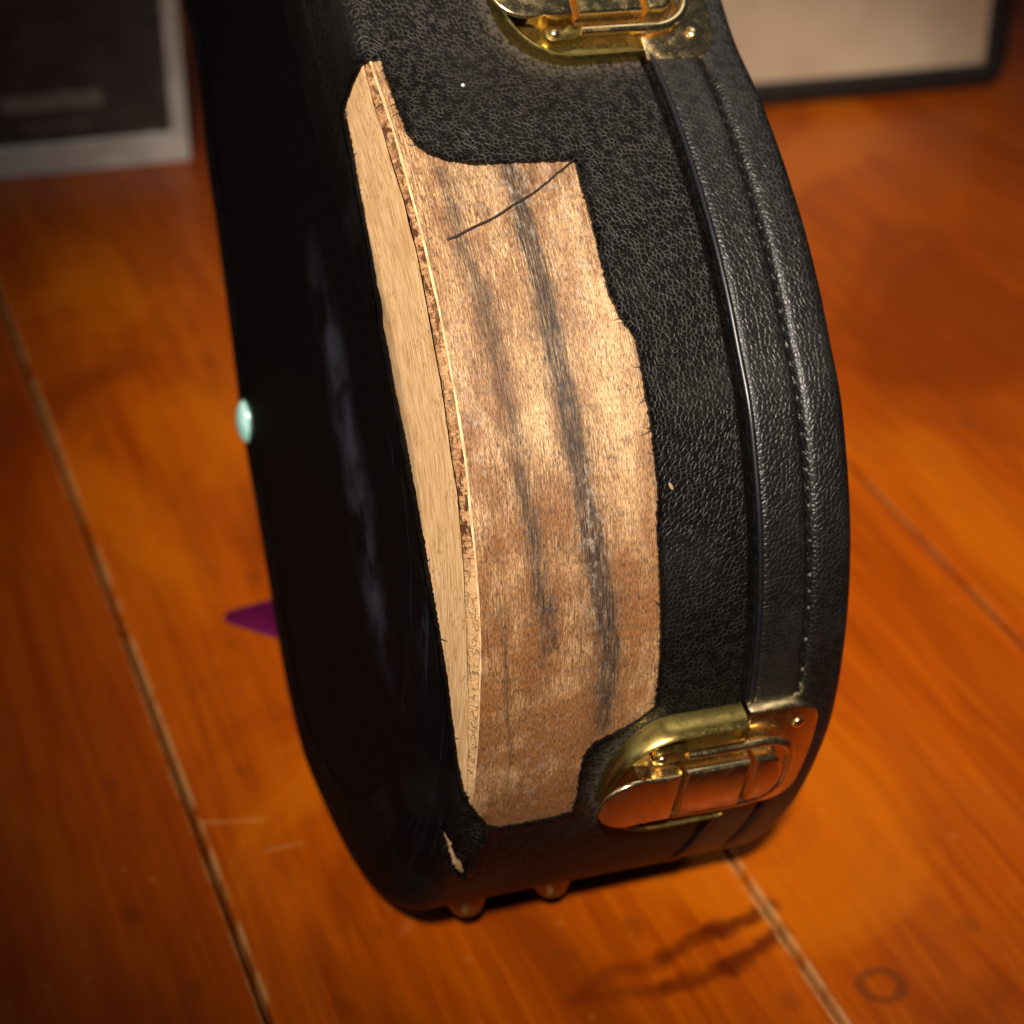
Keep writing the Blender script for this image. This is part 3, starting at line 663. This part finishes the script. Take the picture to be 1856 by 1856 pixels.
    for sg in (-1, 1):
        O = [(-1.72, -.16), (-1.72, .16), (-2.0, .22)]+arc(-2.52, 0, .25, .25, 75, 285, 12)+[(-2.0, -.22)]
        V, F = rings(O, [(0, .02), (0, .37), (.02, .42), (.06, .435)], ins_norm); V = [(x, y+1.27*sg, z) for x, y, z in V]; ch('bail_lug', V, F, M_BRASS)
        for x, y, z, r, m in ((-2.5, 1.27, .44, .155, M_NICKEL), (-1.62, 1.66, .0, .17, M_COPPER), (1.66, 1.32, .06, .2, M_NICKEL)):
            V, F = lathe([(r, -.02), (r, .02), (r*.85, .06), (r*.5, .095), (.01, .105)], 14); ch('rivet', [(a+x, b+y*sg, c+z) for a, b, c in V], F, m)
    return root
make_latch(-12.3, 'upper gold latch at the top of the case, beside the dusty covering')
make_latch(10.35, 'lower gold latch below the bare plywood')

# ------------------------------------------------------------------ small loose things
pts = [(-5.18, .59, .03), (-5.38, 1.23, .045), (-5.71, 2.05, .06), (-6.11, 2.9, .06), (-6.63, 3.79, .055), (-7.14, 4.56, .09)]
pp = np.array(pts); u = np.linspace(0, 5, 40); q = np.stack([np.interp(u, range(6), pp[:, i]) for i in range(3)], 1)
for _ in range(6): q[1:-1] = .25*q[:-2]+.5*q[1:-1]+.25*q[2:]
q[1:-1, 0] += .018*np.sin(u[1:-1]*4.1)+RNG.normal(0, .006, 38); q[-3:, 2] += .03
V, F = tube(P3(q[:, 0], q[:, 1], q[:, 2]), .034, 6, True, np.linspace(1.0, .7, 40)*(.85+.3*RNG.random(40)))
tag(mesh('loose_thread', V, F, M_HAIR), 'single dark thread lying slantwise across the top of the bare wood', 'thread')
V, F = lathe([(.03, 0), (.05, .02), (.045, .05), (.02, .07)], 8)
o = mesh('lint_speck', V, F, plain('white_lint', (.85, .85, .85), .5)); on_surface(o, -9.76, 2.2, .08); tag(o, 'tiny white speck of lint on the black covering under the upper latch', 'lint')
V, F = lathe([(.10, 0), (.12, .02), (.08, .06), (.03, .09)], 7)
o = mesh('wood_crumb', V, F, plain('tan_crumb', (.30, .20, .09), .8)); on_surface(o, 1.8, 5.33, .07, .5); o.scale = (1.2, .5, .8); tag(o, 'small tan wood crumb stuck beside the right edge of the bare wood', 'crumb')
# purple pick lying on the boards behind the case
c = np.array([-8.95, 67.25])
O = arc(-.95, 0, .46, .46, 250, 110, 9)[::1]+arc(.85, .95, .45, .45, 105, 10, 7)+arc(.85, -.95, .45, .45, -10, -105, 7)
O = O[::-1]
V, F = rings(O, [(.04, .02), (0, .05), (.0, .09), (.05, .12)], ins_norm, True, True)
o = mesh('guitar_pick', [(x+c[0]-.45, y+c[1], z) for x, y, z in V], F, plain('magenta_plastic', (.075, .001, .034), .4)); tag(o, 'purple plastic guitar pick lying on the boards half behind the case', 'guitar pick')

# ------------------------------------------------------------------ dark framed panel at the upper left
ex = np.array([.968, .251]); ey = np.array([-.251, .968]); bo = np.array([-17.37, 109.91])
bp = lambda x, y, z: (bo[0]+ex[0]*x+ey[0]*y, bo[1]+ex[1]*x+ey[1]*y, z)
frame = empty('framed_panel', (0, 0, 0), 'dark grey panel with a pale border standing upright on the boards, upper left', 'framed panel')
def box(x0, x1, y0, y1, z0, z1, tr, b=.06):
    O = [(x0, y0), (x1, y0), (x1, y1), (x0, y1)]
    V, F = rings(O, [(b, z0), (0, z0+b), (0, z1-b), (b, z1)], ins_norm, True, True); return [tr(*v) for v in V], F
M_PAGE = plain('pale_painted_border', (.70, .665, .61), .7, 0, .3, .12, 60)
M_COVER = plain('dark_grey_cloth', (.075, .067, .062), .6, 0, .3, .3, 60)
mesh('border_rail', *box(-30, 0, 0, 4, 0, 1.75, bp, .1), M_PAGE, frame, None, False)
mesh('border_rail', *box(-.85, 0, .01, 4, 1.76, 30, bp, .1), M_PAGE, frame, None, False)
mesh('border_rail', *box(-30, -29.15, .01, 4, 1.76, 30, bp, .1), M_PAGE, frame, None, False)
mesh('border_rail', *box(-29.14, -.86, .01, 4, 29.1, 30, bp, .1), M_PAGE, frame, None, False)
mesh('dark_panel', *box(-29.14, -.86, .12, 3.6, 1.76, 29.09, bp, .04), M_COVER, frame, None, False)
M_PRINT = plain('pale_print', (.27, .25, .23), .6)
M_PRINT2 = plain('faint_print', (.125, .112, .104), .6)
mesh('title_band', *box(-9.6, -4.3, .10, .119, 3.6, 4.5, bp, .002), M_PRINT, frame, None, False)
mesh('title_band', *box(-8.6, -5.0, .10, .119, 2.4, 3.0, bp, .002), M_PRINT2, frame, None, False)

# ------------------------------------------------------------------ cloth fronted cabinet at the upper right
ax = np.array([.974, .227]); ay = np.array([-.227, .974]); ao = np.array([28.7, 120.75])
ap = lambda x, y, z: (ao[0]+ax[0]*x+ay[0]*y, ao[1]+ax[1]*x+ay[1]*y, z)
cab = empty('speaker_cabinet', (0, 0, 0), 'black cabinet with a beige cloth front standing at the upper right', 'speaker cabinet')
def rrect(x0, x1, z0, z1, r):
    return arc(x1-r, z0+r, r, r, -90, 0, 7)+arc(x1-r, z1-r, r, r, 0, 90, 7)+arc(x0+r, z1-r, r, r, 90, 180, 7)+arc(x0+r, z0+r, r, r, 180, 270, 7)
M_TOLEX = plain('black_cabinet_cover', (.008, .007, .006), .55)
O = rrect(-32, 0, 0.0, 38, 1.6)
V, F = rings(O, [(0, -18), (0, -.25), (.1, -.05), (.25, 0), (1.35, .0), (1.5, -.08), (1.55, -.6)], ins_norm, False, True)
mesh('cabinet_frame', [ap(x, z_, y) for x, y, z_ in [(v[0], v[1], -v[2]) for v in V]], [f[::-1] for f in F], M_TOLEX, cab, None, True, None, 40)
t = NT('beige_grille_cloth'); wv = t.voro(t.map(t.obj(), (1, 1, 1)), 420, 'F1', .3, '3D'); n = t.noise(t.obj(), 12, 4)
M_CLOTH = t.out(t.mix(t.ramp(n, .3, .7), (.42, .31, .215), (.56, .435, .31)), .85, 0., t.bump(wv, .0003, .5), .2)
V, F = rings(rrect(-30.9, -1.1, 1.1, 36.9, 1.2), [(0, -.5), (.1, -.12), (.4, -.10)], ins_norm)
mesh('grille_cloth', [ap(x, -z_, y) for x, y, z_ in V], [f[::-1] for f in F], M_CLOTH, cab, None, False)
